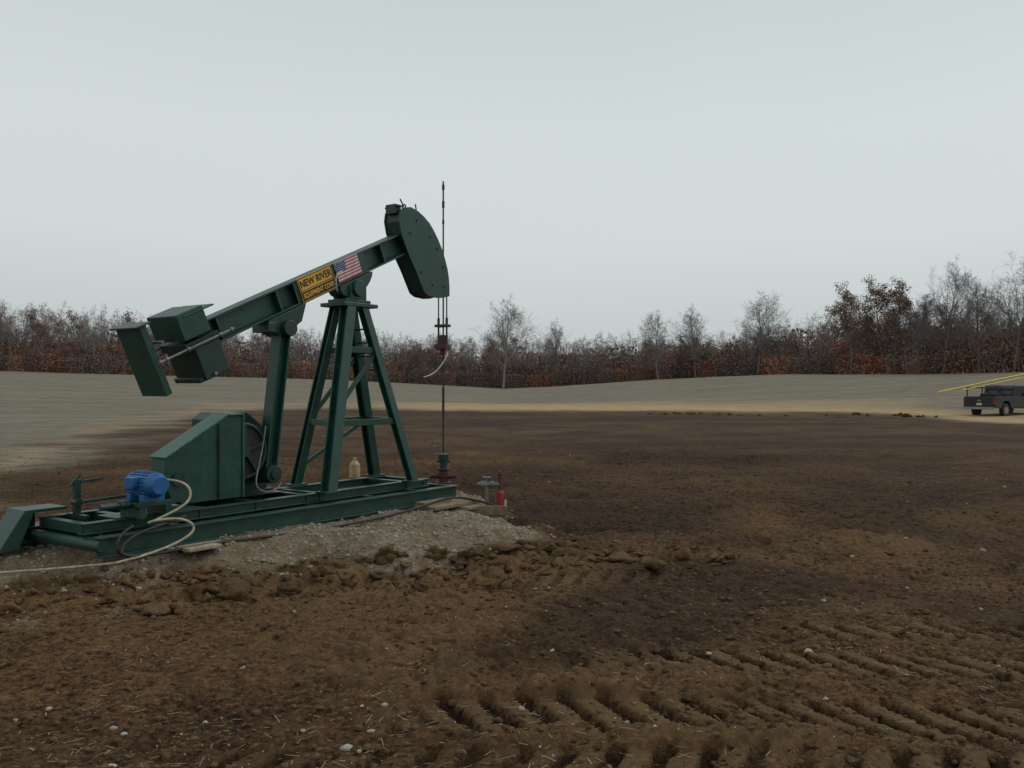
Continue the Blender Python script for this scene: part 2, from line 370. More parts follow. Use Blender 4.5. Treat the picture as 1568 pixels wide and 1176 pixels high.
# chopped straw, in loose patches
px,py=samp(9000,3.8,22); k=(pad_sd(px,py)>.3)&(vn(px,py,1.1,81)+.5*vn(px,py,.35,82)>rng.random(len(px))*.6-.08); px,py=px[k],py[k]; n=len(px)
L=.012+.045*rng.random(n)**2.5; w=.0014+.0014*rng.random(n); an=rng.random(n)*6.283; zz=height(px,py)+.010
dx,dy=np.cos(an),np.sin(an); tl=(rng.random(n)-.3)*.5*L
c0=np.stack([px-dx*L-dy*w,py-dy*L+dx*w,zz],1);c1=np.stack([px-dx*L+dy*w,py-dy*L-dx*w,zz],1)
c2=np.stack([px+dx*L+dy*w,py+dy*L-dx*w,zz+tl],1);c3=np.stack([px+dx*L-dy*w,py+dy*L+dx*w,zz+tl],1)
me=mesh_np('straw_bits',np.stack([c0,c1,c2,c3],1).reshape(-1,3),np.arange(n*4).reshape(-1,4))
me.materials.append(vmat('straw',(.16,.11,.055),(.50,.39,.22))); link(bpy.data.objects.new('straw_bits',me))

# ------------------------------------------------------------------ trees
def seg_mesh(name,S,ns=3,leaves=None,mats=()):
    S=np.array(S); p0=S[:,0:3];p1=S[:,3:6];r0=S[:,6];r1=S[:,7]
    d=p1-p0; d/=np.linalg.norm(d,axis=1)[:,None]+1e-9
    up=np.where(np.abs(d[:,2:3])<.9,np.array([[0,0,1.]]),np.array([[1.,0,0]]))
    a=np.cross(up,d); a/=np.linalg.norm(a,axis=1)[:,None]; b=np.cross(d,a)
    vs=[]
    for P,r in((p0,r0),(p1,r1)):
        for i in range(ns):
            t=2*math.pi*i/ns; vs.append(P+(a*math.cos(t)+b*math.sin(t))*r[:,None])
    V=np.stack(vs,1); n=len(S); base=(np.arange(n)*2*ns)[:,None]
    Q=np.concatenate([base+np.array([[i,(i+1)%ns,ns+(i+1)%ns,ns+i]]) for i in range(ns)],0)
    V=V.reshape(-1,3); nb=len(Q)
    if leaves is not None:
        b0=len(V); V=np.concatenate([V,leaves.reshape(-1,3)]); m=len(leaves)
        Q=np.concatenate([Q,b0+np.arange(m*4).reshape(-1,4)])
    me=mesh_np(name,V,Q)
    for mt in mats: me.materials.append(mt)
    if leaves is not None and len(me.polygons)==len(Q):
        mi=np.zeros(len(Q),dtype=np.int32); mi[nb:]=1; me.polygons.foreach_set('material_index',mi)
    return me
def leafquads(C,s):
    n=len(C); a=rng.normal(size=(n,3)); a/=np.linalg.norm(a,axis=1)[:,None]; b=np.cross(a,rng.normal(size=(n,3))); b/=np.linalg.norm(b,axis=1)[:,None]
    s=(s*(.5+rng.random(n)))[:,None]
    return np.stack([C-a*s,C-b*s*.6,C+a*s,C+b*s*.6],1)
def gen_tree(seed,h=15.,first=.25,spread=.42,levels=4,counts=(15,7,5,3),r=.2,up=.25):
    rd=random.Random(seed); S=[];tips=[]
    def br(p,d,L,rad,lev):
        ns=(8,4,3,2,1)[lev]; d=Vector(d); pts=[(Vector(p),rad)]
        for i in range(ns):
            j=(.07,.17,.22,.25,.3)[lev]
            d=(d+Vector((rd.gauss(0,j),rd.gauss(0,j),rd.gauss(0,j)+(up*.25 if lev else .05)))).normalized()
            q=pts[-1][0]+d*L/ns; rr=max(rad*(1-(i+1)/ns*.8),.010)
            S.append((*pts[-1][0],*q,pts[-1][1],rr)); pts.append((q,rr))
        if lev<levels:
            for c in range(counts[lev]):
                f=(first+(1-first)*(c+rd.random())/counts[lev]) if lev==0 else rd.uniform(.2,1)
                k=min(int(f*ns),ns-1); g=f*ns-k; q=pts[k][0].lerp(pts[k+1][0],g); pr=pts[k][1]*(1-g)+pts[k+1][1]*g
                dd=(pts[k+1][0]-pts[k][0]).normalized()
                az=rd.random()*6.283; o=Vector((math.cos(az),math.sin(az),0)) if lev==0 else Vector((rd.gauss(0,1),rd.gauss(0,1),rd.gauss(0,1)))
                o=(o-dd*o.dot(dd)).normalized(); an=rd.uniform(.55,1.0)
                nd=(dd*math.cos(an)+o*math.sin(an)).normalized()
                nl=(h*spread*(1-.6*max(0,f-.35)/.65)*rd.uniform(.7,1.1)) if lev==0 else L*rd.uniform(.35,.6)
                br(q,nd,nl,max(pr*.55,.011),lev+1)
        else: tips.append(pts[-1][0])
    br((0,0,0),(rd.gauss(0,.04),rd.gauss(0,.04),1),h*.93,r,0)
    return S,np.array([t[:] for t in tips])
def barkmat(name,c1,c2):
    m,nt,b=newmat(name); oi=N(nt,'ShaderNodeObjectInfo')
    c=mixc(nt,oi.outputs['Random'],c1,c2); nt.links.new(c,b.inputs['Base Color']); b.inputs['Roughness'].default_value=.95; b.inputs['Specular IOR Level'].default_value=.1; return m
M_bark=barkmat('bark_grey_haze',(.20,.172,.16),(.27,.24,.23))  # lightened grey albedo paints in haze over the distant wood
M_bark2=barkmat('bark_near',(.15,.135,.13),(.21,.19,.185))
def leafm(name,cols,dk=.25):
    m,nt,b=newmat(name); oi=N(nt,'ShaderNodeObjectInfo'); g=N(nt,'ShaderNodeNewGeometry')
    c=ramp(nt,oi.outputs['Random'],cols); c=mixc(nt,g.outputs['Random Per Island'],mixc(nt,dk,c,(.06,.05,.05)),mixc(nt,.2,c,(.25,.22,.2)))
    nt.links.new(c,b.inputs['Base Color']); b.inputs['Roughness'].default_value=1; b.inputs['Specular IOR Level'].default_value=.05; return m
M_leafd=leafm('dead_oak_leaves',[(0.,(.18,.105,.065)),(1.,(.26,.14,.08))])
M_brush=leafm('thicket_leaves',[(0.,(.175,.130,.115)),(.40,(.19,.130,.110)),(.62,(.26,.130,.085)),(.80,(.44,.145,.06)),(1.,(.34,.17,.09))])  # base browns lightened to paint in distance haze; rust stops are leaf colour
T=[]
for s in range(6):
    S,tips=gen_tree(s+3,15,first=.2+.1*(s%3),spread=.30+.05*(s%2),counts=(13,6,4,3),r=.17)
    T.append(seg_mesh('woodland_tree_mesh',S,3,mats=(M_bark,)))
S,tips=gen_tree(31,14,first=.2,spread=.36,counts=(14,6,4,2),r=.2)
C=np.repeat(tips,3,0)+rng.normal(size=(len(tips)*3,3))*.35
T_oak=seg_mesh('leafy_oak_mesh',S,3,leafquads(C,.15),(M_bark,M_leafd))
def brush(w,h,n):
    C=np.stack([rng.normal(size=n)*w*.4,rng.normal(size=n)*w*.4,h*rng.random(n)**1.1],1)
    S=[]
    for i in range(26):
        a=rng.normal(size=2)*w*.3; S.append((a[0],a[1],0,a[0]+rng.normal()*.8,a[1]+rng.normal()*.8,h*rng.uniform(.6,1.3),.05,.02))
    return seg_mesh('thicket_mesh',S,3,leafquads(C,.25),(M_bark,M_brush))
B=[brush(4.5,6.5,650) for i in range(3)]
woods=empty('distant_tree_line')
def inst(me,name,x,y,sc,parent,szr=1.,dz=0):
    o=bpy.data.objects.new(name,me); z=float(macro(np.array([x]),np.array([y]))[0])
    o.location=(x,y,z-.15+dz); o.scale=(sc*szr,sc*szr,sc); o.rotation_euler=(0,0,random.random()*6.283); link(o,parent); return o
cnt=0
for row,(off,step,k) in enumerate([(0,3.6,.9),(5,3.2,.95),(11,3.0,1.0),(19,3.2,1.03),(30,3.4,1.06)]):
    t=-.95
    while t<.9:
        D,zE,H=edge(np.array([t]))
        D=float(D[0])+off+random.gauss(0,1.8); H=float(H[0])
        x=t*D; t+=step*random.uniform(.6,1.4)/D
        h=H*k*random.uniform(.84,1.06)
        if random.random()<.07: h*=1.1
        if random.random()<(.08 if t<.2 else .17) and row<4: inst(T_oak,'oak',x,D,h*.93/14,woods)
        else: inst(random.choice(T),'bare_tree_in_wood',x,D,h/15,woods,random.uniform(.8,1.05))
        cnt+=1
for row,(off,step,s0) in enumerate([(-2,3.0,.62),(3,3.2,.9),(9,3.4,1.15),(18,3.6,1.35)]):
    t=-.95
    while t<.9:
        D=float(edge(np.array([t]))[0][0])+off+random.gauss(0,1.2); x=t*D; t+=step*random.uniform(.6,1.3)/D
        inst(random.choice(B),'thicket',x,D,s0*random.uniform(.75,1.2),woods,random.uniform(.9,1.3)/max(s0,.9))
T2=[]
for s in (101,102,103):
    S,_=gen_tree(s,18,first=.2,spread=.50,counts=(20,8,6,4),r=.30,up=.35); T2.append(seg_mesh('bare_tree_mesh',S,4,mats=(M_bark2,)))
def solo(t,D,H,k,wd=1.):
    inst(T2[k],'bare_tree',t*D,D,H/18,None,wd)
solo(-.010,205,18.6,1,1.0); solo(.050,232,15.5,1,.8); solo(.165,215,15.0,2,.9); solo(.207,210,15.2,1,.9); solo(.277,196,16.2,2,1.1)
solo(.486,148,16.6,1,.8); solo(.527,142,13.5,2,.8); solo(.566,139,17.8,0,.9); solo(.60,136,16,2,.9); solo(.455,152,13.4,0,.7)
S,tips=gen_tree(55,17,first=.3,spread=.40,counts=(16,7,5,3),r=.28)
C=np.repeat(tips,3,0)+rng.normal(size=(len(tips)*3,3))*.3
oak=seg_mesh('oak_mesh',S,4,leafquads(C,.15),(M_bark2,M_leafd))
for t,D,H in((.381,168,15.3),(.415,163,15.9),(.432,160,15.4)): inst(oak,'oak_tree',t*D,D,H/17,None,.95)

# ------------------------------------------------------------------ pumpjack
pj=empty('oil_pumpjack',(-3.93,8.42,0),math.atan2(.816,.58))
BD=Vector((math.cos(R(23.8)),0,math.sin(R(23.8)))); BN=Vector((-BD.z,0,BD.x))
def bz(u): return 2.78+.441*(u-1.68)-.155
A0=Vector((1.30,.55,bz(1.30))); A1=Vector((4.78,.55,bz(4.78)))
MB().ibar(A0,A1,.20,.30,.022,up=BN).obj('walking_beam',M_green,pj,.004)
mb=MB()
for u in (1.7,2.55,4.35):
    c=Vector((u,.55,bz(u))); M=Matrix.Translation(c)@Matrix.Rotation(-R(23.8),4,'Y')
    mb.box((-.012,-.094,-.127),(.012,-.012,.127),M); mb.box((-.012,.012,-.127),(.012,.094,.127),M)
for u0,u1 in ((2.80,4.02),):
    c=Vector(((u0+u1)/2,.55,bz((u0+u1)/2))); M=Matrix.Translation(c)@Matrix.Rotation(-R(23.8),4,'Y'); L=(u1-u0)/BD.x/2
    mb.box((-L,-.099,-.126),(L,-.090,.126),M)
mb.obj('beam_stiffeners',M_green,pj,.002)
HP=[(4.64,4.42),(4.72,4.49),(4.87,4.52),(5.02,4.49),(5.15,4.43),(5.28,4.35),(5.38,4.25),(5.47,4.14),(5.56,4.01),(5.63,3.87),(5.69,3.72),(5.72,3.6),(5.735,3.46),(5.735,3.32),(5.60,3.285),(5.45,3.27),(5.26,3.285),(5.16,3.33),(4.98,3.62),(4.84,3.82),(4.74,3.98),(4.66,4.14),(4.62,4.3)]
mb=MB(); mb.prism(HP,.405,.425); mb.prism(HP,.675,.695); mb.obj('head_side_plates',M_green,pj,.003)
inn=[((u-5.2)*.965+5.2,(z-3.85)*.965+3.85) for u,z in HP]
MB().prism(inn,.426,.674).obj('head_core',M_green2,pj,.003)
mb=MB()
for (u,z) in ((4.74,4.46),(4.88,4.49),(5.07,4.44),(5.32,4.28)): mb.torus((u,.55,z+.05),(0,1,.3),.035,.010,14,6)
mb.box((4.60,.46,4.40),(4.72,.64,4.53)); mb.cyl((4.66,.40,4.50),(4.66,.70,4.50),.015)
mb.cyl((4.74,.42,4.50),(4.66,.42,4.60),.010); mb.cyl((5.0,.42,4.50),(4.98,.42,4.58),.010)
mb.obj('head_lifting_eyes',M_green2,pj)
mb=MB()
for u,z in ((4.86,4.15),(5.10,3.62),(5.35,3.45),(5.62,3.45),(5.45,4.0),(5.0,4.35),(5.3,4.15),(5.6,3.75)): mb.cyl((u,.392,z),(u,.405,z),.016,n=8)
mb.obj('head_bolts',M_green2,pj)
mb=MB()
for v in (.47,.63): mb.cyl((5.745,v,3.75),(5.745,v,2.93),.010,n=8)
mb.obj('bridle_cables',M_rod,pj)
mb=MB(); mb.box((5.68,.44,2.86),(5.81,.66,2.90)); mb.cyl((5.745,.47,2.90),(5.745,.47,3.0),.020); mb.cyl((5.745,.63,2.90),(5.745,.63,3.0),.020)
mb.cyl((5.745,.47,2.62),(5.745,.47,2.86),.014); mb.cyl((5.745,.63,2.62),(5.745,.63,2.86),.014)
mb.obj('carrier_bar',M_rod,pj,.005)
mb=MB(); mb.box((5.665,.46,2.52),(5.825,.64,2.60)); mb.box((5.69,.49,2.60),(5.80,.61,2.74)); mb.cyl((5.745,.55,2.44),(5.745,.55,2.52),.04)
mb.box((5.66,.42,2.54),(5.68,.46,2.70)); mb.obj('rod_clamp',M_rust,pj,.008)
mb=MB(); mb.cyl((5.76,.55,.95),(5.76,.55,5.07),.012,n=10)
for z,l,r in ((4.98,.08,.020),(4.72,.10,.020),(4.45,.06,.017),(1.72,.45,.019),(2.2,.05,.022)): mb.cyl((5.76,.55,z-l/2),(5.76,.55,z+l/2),r,n=10)
mb.obj('polished_rod',M_rod,pj)
tube('load_cell_lead',[(5.745,.45,2.48),(5.68,.42,2.40),(5.52,.42,2.22),(5.35,.45,2.12),(5.22,.48,2.10)],.008,M_white,pj)
def rb(mb,c,su,sz,v0,v1):
    M=Matrix.Translation(Vector((c[0],0,c[1])))@Matrix.Rotation(-R(23.8),4,'Y'); return mb.box((-su/2,v0,-sz/2),(su/2,v1,sz/2),M)
mb=MB(); rb(mb,(.84,2.24),.085,.78,.36,.80)
Mc=Matrix.Translation(Vector((.84,0,2.24)))@Matrix.Rotation(-R(23.8),4,'Y')
mb.box((-.09,.33,.39),(.09,.84,.412),Mc); mb.obj('tail_weight_plate',M_green,pj,.006)
mb=MB(); rb(mb,(1.25,2.66),.36,.30,.30,.84); rb(mb,(1.31,2.80),.42,.02,.29,.85); mb.obj('counterweight_upper',M_green,pj,.010)
mb=MB(); rb(mb,(1.50,2.27),.34,.37,.30,.84); rb(mb,(1.44,2.07),.20,.06,.33,.80); mb.obj('counterweight_lower',M_green2,pj,.012)
mb=MB(); rb(mb,(1.39,2.47),.46,.09,.33,.80); mb.obj('weight_spacer',M_green2,pj,.003)
mb=MB()
d=BD; c=Vector((1.36,0,2.46))
for v in (.26,.89):
    a=c+Vector((0,v,0)); mb.cyl(a-d*.60,a+d*.42,.014,n=10)
    for s in (-.58,-.5,-.22,.22,.38): mb.cyl(a+d*(s-.012),a+d*(s+.012),.027,n=6)
mb.obj('weight_tie_rods',M_steel,pj)
mb=MB(); mb.cyl((1.52,.27,2.12),(1.52,.30,2.12),.02); mb.cyl((.88,.30,2.44),(.88,.86,2.44),.016); mb.obj('weight_bolts',M_steel,pj)
mb=MB(); mb.prism([(2.36,bz(2.36)-.17),(2.95,bz(2.95)-.17),(2.88,2.78),(2.74,2.68),(2.62,2.60),(2.48,2.60)],.42,.68); mb.cyl((2.64,.34,2.68),(2.64,.76,2.68),.10)
mb.box((2.34,.40,2.62),(2.46,.70,2.74)); mb.obj('equalizer_bearing',M_green2,pj,.008)
MB().ibar((2.40,.50,.92),(2.62,.50,2.62),.16,.17,.022,up=(1,0,0)).bar((2.33,.50,.95),(2.545,.50,2.6),.15,.012,up=(1,0,0)).obj('pitman_arm',M_green,pj,.004)
mb=MB(); mb.cyl((2.40,.36,.92),(2.40,.68,.92),.11); mb.cyl((2.40,.33,.92),(2.40,.36,.92),.06); mb.obj('wrist_pin_bearing',M_green2,pj,.005)
mb=MB(); mb.prism([(1.86,.66),(1.86,1.58),(1.98,1.66),(2.30,1.66),(2.52,1.50),(2.60,1.20),(2.60,.66)],.74,1.22); mb.box((1.80,.70,.66),(2.68,1.26,.72)); mb.box((1.84,.71,1.14),(2.63,1.25,1.18))
mb.cyl((2.25,.6,1.30),(2.25,.74,1.30),.15); mb.obj('gear_reducer',M_green2,pj,.012)
mb=MB(); mb.prism([(2.14,1.42),(2.25,1.48),(2.36,1.42),(2.52,.90),(2.42,.80),(2.30,.84)],.60,.70); mb.cyl((2.25,.57,1.30),(2.25,.60,1.30),.08); mb.obj('crank_arm',M_green2,pj,.008)
mb=MB(); mb.cyl((2.02,.46,1.22),(2.02,.56,1.22),.33,n=28); mb.obj('reducer_sheave',M_black,pj,.006,True)
mb=MB()
for a in range(5):
    t=a*6.283/5+.3; mb.bar((2.02,.44,1.22),(2.02+.3*math.cos(t),.44,1.22+.3*math.sin(t)),.03,.05,up=(0,1,0))
mb.torus((2.02,.45,1.22),(0,1,0),.31,.022,28,6); mb.cyl((2.02,.40,1.22),(2.02,.46,1.22),.07); mb.obj('sheave_spokes',M_green2,pj)
GP=[(.93,.95),(.95,1.20),(1.74,1.64),(1.93,1.64),(1.93,.70),(1.16,.70),(1.02,.76)]
MB().prism(GP,.36,.62).obj('belt_guard',M_green,pj,.008)
mb=MB(); mb.bar((.935,.49,1.212),(1.745,.49,1.66),.30,.018); mb.box((1.745,.34,1.642),(1.95,.64,1.66)); mb.box((1.932,.34,.70),(1.950,.64,1.64)); mb.obj('guard_cover_strip',paint('green_enamel_lit',(.03,.11,.075),.4),pj,.003)  # lighter green paints in light falling on the guard's top
mb=MB(); mb.bar((1.62,.35,.72),(1.62,.35,1.55),.02,.035); mb.cyl((1.10,.34,.98),(1.10,.36,.98),.08); mb.obj('guard_brackets',M_green2,pj)
mb=MB(); mu,mz=.60,.985
mb.cyl((mu,-.02,mz),(mu,.36,mz),.122,n=28); mb.cyl((mu,-.10,mz),(mu,-.02,mz),.09,.126,n=28); mb.cyl((mu,.36,mz),(mu,.42,mz),.12,.08,n=28)
for k in range(20):
    t=k*6.283/20; M=Matrix.Translation((mu,0,mz))@Matrix.Rotation(t,4,'Y'); mb.box((-.005,.02,.118),(.005,.33,.134),M)
mb.box((mu-.12,.02,mz-.165),(mu+.12,.10,mz-.09)); mb.box((mu-.12,.25,mz-.165),(mu+.12,.33,mz-.09)); mb.box((mu-.19,.1,mz-.02),(mu-.12,.24,mz+.08))
mb.obj('electric_motor',M_blue,pj,.004,True)
mb=MB(); mb.box((mu-.2,.0,.775),(mu+.24,.07,.82)); mb.box((mu-.2,.28,.775),(mu+.24,.35,.82)); mb.box((mu-.17,.0,.66),(mu-.1,.35,.775)); mb.box((mu+.12,.0,.66),(mu+.19,.35,.775))
mb.cyl((mu-.5,.15,.80),(mu-.15,.15,.80),.03); mb.cyl((mu-.3,.15,.80),(mu-.2,.15,.80),.05,n=6); mb.obj('motor_slide_base',M_green,pj,.004)
mb=MB()
mb.ibar((-.02,0,.445),(5.38,0,.445),.13,.20,.02); mb.ibar((-.25,1.2,.445),(5.38,1.2,.445),.13,.20,.02)
mb.ibar((5.33,.06,.445),(5.33,1.14,.445),.1,.19,.018)
for u in (1.0,1.9,2.9,3.9,4.75): mb.ibar((u,.03,.44),(u,1.17,.44),.10,.16,.015)
mb.cyl((.02,-.05,.46),(-.05,1.2,.46),.062,n=18)
mb.obj('base_skid',M_green,pj,.004)
mb=MB()
for v in (.22,1.0): mb.ibar((-.05,v,.605),(5.0,v,.605),.10,.11,.014)
for u in (.02,.55,1.3,2.05,2.8,3.02,4.6,4.95): mb.bar((u,.20,.60),(u,1.02,.60),.09,.10)
mb.box((.3,.18,.662),(1.3,.55,.672)); mb.box((1.75,.6,.662),(2.75,1.3,.672)); mb.obj('upper_subframe',M_green,pj,.004)
mb=MB(); mb.prism([(-.50,.36),(-.24,.75),(.18,.75),(.18,.72),(-.19,.72),(-.32,.50),(-.32,.38)],.90,1.24)
mb.prism([(-.44,.36),(-.06,.70),(.02,.70),(.02,.36)],1.225,1.238); mb.prism([(-.48,.365),(-.25,.72),(-.15,.72),(-.3,.365)],.905,.92); mb.obj('skid_end_hood',M_green,pj,.003)
mb=MB(); mb.bar((.20,.75,.64),(.20,.75,1.03),.06,.06); mb.bar((.20,.75,1.0),(.45,.70,1.02),.02,.03); mb.bar((.14,.75,.97),(.24,.75,1.08),.02,.025); mb.cyl((.20,.72,.80),(1.0,.60,.84),.016,n=10); mb.cyl((.20,.70,.80),(.20,.8,.80),.04)
mb.bar((.20,.55,.66),(.20,.9,.66),.05,.04)
mb.obj('brake_lever',M_green2,pj,.003)
mb=MB(); z0,z1=.66,3.02
legs=[((3.0,.08,z0),(3.66,.42,z1),.15),((4.55,.08,z0),(3.93,.42,z1),.11),((3.32,1.05,z0),(3.70,.70,z1),.11),((4.80,1.05,z0),(3.98,.70,z1),.13)]
for a,b_,w in legs: mb.ibar(a,b_,w,w,.02,up=(0,1,0)); mb.box((a[0]-.13,a[1]-.09,.662),(a[0]+.13,a[1]+.09,.685))
def lp(i,z): a,b_,w=legs[i]; t=(z-z0)/(z1-z0); return Vector(a).lerp(Vector(b_),t)
for z,pr in ((1.50,((0,1),(2,3),(1,3),(0,2))),(2.45,((0,1),(1,3),(2,3)))):
    for i,j in pr: mb.bar(lp(i,z),lp(j,z),.05,.08)
mb.bar(lp(0,1.68),lp(1,2.42),.03,.06); mb.bar(lp(2,1.55),lp(3,2.4),.03,.06); mb.bar(lp(2,.9),lp(3,1.5),.03,.05)
mb.obj('samson_post',M_green,pj,.003)
mb=MB()
for k in range(4):
    z=2.2+k*.18; a=lp(1,z); c=lp(3,z); mb.cyl(a,a.lerp(c,.85),.012,n=8)
mb.obj('step_rungs',M_green2,pj)
mb=MB(); mb.box((3.52,.34,3.02),(4.14,.80,3.07)); mb.box((3.60,.40,3.07),(4.06,.74,3.12)); mb.box((3.68,.40,3.12),(3.98,.48,3.30)); mb.box((3.68,.64,3.12),(3.98,.72,3.30)) 
mb.cyl((3.83,.36,3.27),(3.83,.76,3.27),.11,n=20)
arc=[(3.83+.30*math.cos(t),3.40+.22*math.sin(t)+.13*math.cos(t)*1.0) for t in np.linspace(math.pi,2*math.pi,12)]
mb.prism(arc,.43,.67); mb.obj('saddle_bearing',M_green,pj,.006)
def panel(name,u0,u1,h,mat,v=.438,dz=.0,par=pj):
    c=Vector(((u0+u1)/2,v,bz((u0+u1)/2)+dz)); M=Matrix.Translation(c)@Matrix.Rotation(-R(23.8),4,'Y'); L=(u1-u0)/BD.x
    return M,L,MB().box((-L/2,-.006,-h/2),(L/2,.006,h/2),M).obj(name,mat,par,.002)
sg=empty('equipment_sign',(-3.93,8.42,0),math.atan2(.816,.58))
M,L,_=panel('sign_plate',2.86,3.42,.32,M_yel,par=sg)
mb=MB()
for s in (-1,1): mb.box((-L/2+.008,-.0085,s*.148-.005),(L/2-.008,-.0065,s*.148+.005),M); mb.box((s*(L/2-.013)-.005,-.0085,-.143),(s*(L/2-.013)+.005,-.0065,.143),M)
mb.box((-L/2+.02,-.0085,-.012),(L/2-.02,-.0065,-.004),M)
mb.box((-L/2+.02,-.0085,-.134),(L/2-.02,-.0065,-.024),M)
mb.obj('sign_border',M_ink,sg)
def txt(body,size,off,mat,M,sx=1.):
    cu=bpy.data.curves.new('t','FONT'); cu.body=body; cu.size=size; cu.align_x='CENTER'; cu.align_y='CENTER'; cu.extrude=.001; cu.offset=.0025
    cu.materials.append(mat); o=bpy.data.objects.new('sign_lettering',cu); link(o,sg)
    o.matrix_local=M@Matrix.Translation((0,off[1],off[0]))@Matrix.Rotation(R(90),4,'X')@Matrix.Scale(sx,4,(1,0,0)); return o
txt('NEW RIVER',.125,(.068,-.0085),M_ink,M,.86); txt('EQUIPMENT CORP.',.083,(-.079,-.0105),M_yel,M,.78)
fl=empty('flag_panel',(-3.93,8.42,0),math.atan2(.816,.58))
M,L,_=panel('flag_plate',3.47,3.88,.265,M_fw,dz=.02,par=fl)
mb=MB(); H=.26
for k in range(7):
    zc=H/2-(2*k+.5)*H/13; x0=-L/2+.004+(.42*L if k<4 else 0); mb.box((x0,-.0085,zc-H/26),(L/2-.004,-.0065,zc+H/26),M)
mb.obj('flag_stripes',M_fr,fl)
MB().box((-L/2+.004,-.0085,H/2-7*H/13),(-L/2+.42*L,-.0065,H/2),M).obj('flag_canton',M_fb,fl)
mb=MB()
for r_ in range(5):
    for q in range(6): 
        X0=-L/2+.02+q*.028; Z0=H/2-.016-r_*.027; mb.box((X0-.005,-.010,Z0-.005),(X0+.005,-.0088,Z0+.005),M)
mb.obj('flag_stars',M_fw,fl)
tube('beam_conduit',[(3.45,.40,3.20),(3.38,.36,3.30),(3.36,.36,3.42),(3.50,.37,3.46)],.010,M_white,pj)
tube('motor_conduit',[(.76,.05,1.02),(.92,-.05,1.0),(.98,-.08,.86),(.88,-.1,.76),(.62,-.12,.68),(.42,-.12,.62),(.45,-.16,.66),(.8,-.2,.66),(.95,-.22,.52),(.7,-.26,.42),(.35,-.3,.36),(.0,-.3,.335)],.014,M_conduit,pj)
tube('power_cable',[(.0,-.3,.335),(-.4,-.15,.33),(-.9,.2,.33),(-1.6,.7,.33)],.012,M_conduit,pj)
tube('hose',[(.9,-.06,.64),(.6,-.2,.62),(.25,-.22,.58),(.05,-.25,.44),(.1,-.3,.36),(.5,-.28,.35),(.9,-.25,.36),(1.6,-.3,.34),(2.6,-.4,.33),(3.6,-.35,.33),(4.4,-.35,.40),(4.9,-.3,.46),(5.2,-.45,.40),(5.35,-.9,.28)],.016,M_black,pj)
tube('hose',[(.3,-.1,.62),(.12,-.2,.6),(.02,-.25,.48),(.08,-.22,.36),(.4,-.2,.35),(.65,-.2,.40)],.013,M_black,pj)
tube('pitman_grease_line',[(2.30,.40,1.5),(2.2,.36,1.1),(2.05,.32,.85),(2.15,.3,.72),(2.4,.32,.72),(2.5,.36,.82)],.010,M_steel,pj)
mb=MB(); mb.box((4.35,-.50,.33),(5.35,-.10,.375)); mb.box((4.85,-.66,.29),(5.28,.05,.328)); mb.box((4.4,-.25,.376),(5.0,-.09,.41)); mb.obj('support_timbers',M_wood,pj,.006)
mb=MB(); mb.box((.72,-.40,.33),(1.10,-.14,.365)); mb.box((.70,-.12,.32),(1.3,.3,.345)); mb.obj('timber_block',M_wood2,pj,.006)
mb=MB(); mb.cyl((4.35,1.0,.68),(4.35,1.0,.86),.075,.075); mb.cyl((4.35,1.0,.86),(4.35,1.0,.92),.075,.03); mb.cyl((4.35,1.0,.92),(4.35,1.0,.96),.025)
o=mb.obj('plastic_jug',M_tan,None,.006,True); o.location=(-3.93,8.42,0); o.rotation_euler=(0,0,math.atan2(.816,.58))

# ------------------------------------------------------------------ wellhead
wx=-3.93+.58*5.76-.816*.55; wy=8.42+.816*5.76+.58*.55
wh=empty('wellhead',(wx,wy,0))
mb=MB(); mb.cyl((0,0,0),(0,0,.5),.10); mb.cyl((0,0,.46),(0,0,.52),.13,n=20); mb.cyl((0,0,.52),(0,0,.70),.07); mb.cyl((0,0,.60),(0,0,.66),.10,n=8); mb.cyl((-.2,0,.6),(.2,0,.6),.035)
mb.cyl((0,0,.70),(0,0,.73),.10,n=20); mb.obj('casing_head',M_rust,wh,.004)
mb=MB(); mb.cyl((0,0,.73),(0,0,.92),.055); mb.cyl((0,0,.86),(0,0,.94),.085,n=6); mb.cyl((-.10,0,.83),(.10,0,.83),.018); mb.obj('stuffing_box',M_green2,wh,.004)
fl_=empty('flowline_valve',(-.36,12.55,0))
mb=MB(); mb.cyl((0,0,.0),(0,0,.60),.028); mb.cyl((-.13,0,.58),(.20,0,.58),.03); mb.cyl((-.08,0,.58),(.0,0,.58),.05,n=8); mb.cyl((0,0,.62),(0,0,.68),.014); mb.torus((0,0,.68),(0,0,1),.055,.009,20,6); mb.bar((-.055,0,.68),(.055,0,.68),.012,.01); mb.cyl((.05,0,.58),(.11,0,.58),.045,n=8)
mb.obj('gate_valve',M_steel,fl_,.003)
mb=MB(); mb.cyl((.19,0,.36),(.19,0,.62),.03); mb.cyl((.19,0,.58),(.19,0,.76),.022); mb.cyl((.15,0,.72),(.23,0,.72),.02); mb.obj('riser_pipe',M_rust,fl_)
mb=MB(); mb.cyl((.19,0,.26),(.19,0,.46),.05,n=18); mb.cyl((.19,0,.46),(.19,0,.50),.05,.03,n=18); mb.cyl((.27,-.55,-.1),(.27,-.55,.07),.045,n=16); mb.obj('red_coupling',M_red,fl_,.004)
mb=MB(); mb.box((-.12,-.35,.0),(.25,-.31,.30)); mb.box((.25,-.35,-.1),(.28,.5,.30)); mb.box((-.14,-.38,.20),(.30,-.353,.33)); mb.box((-.10,-.40,.02),(.28,-.37,.13)); mb.obj('cellar_boards',M_wood,fl_,.004)

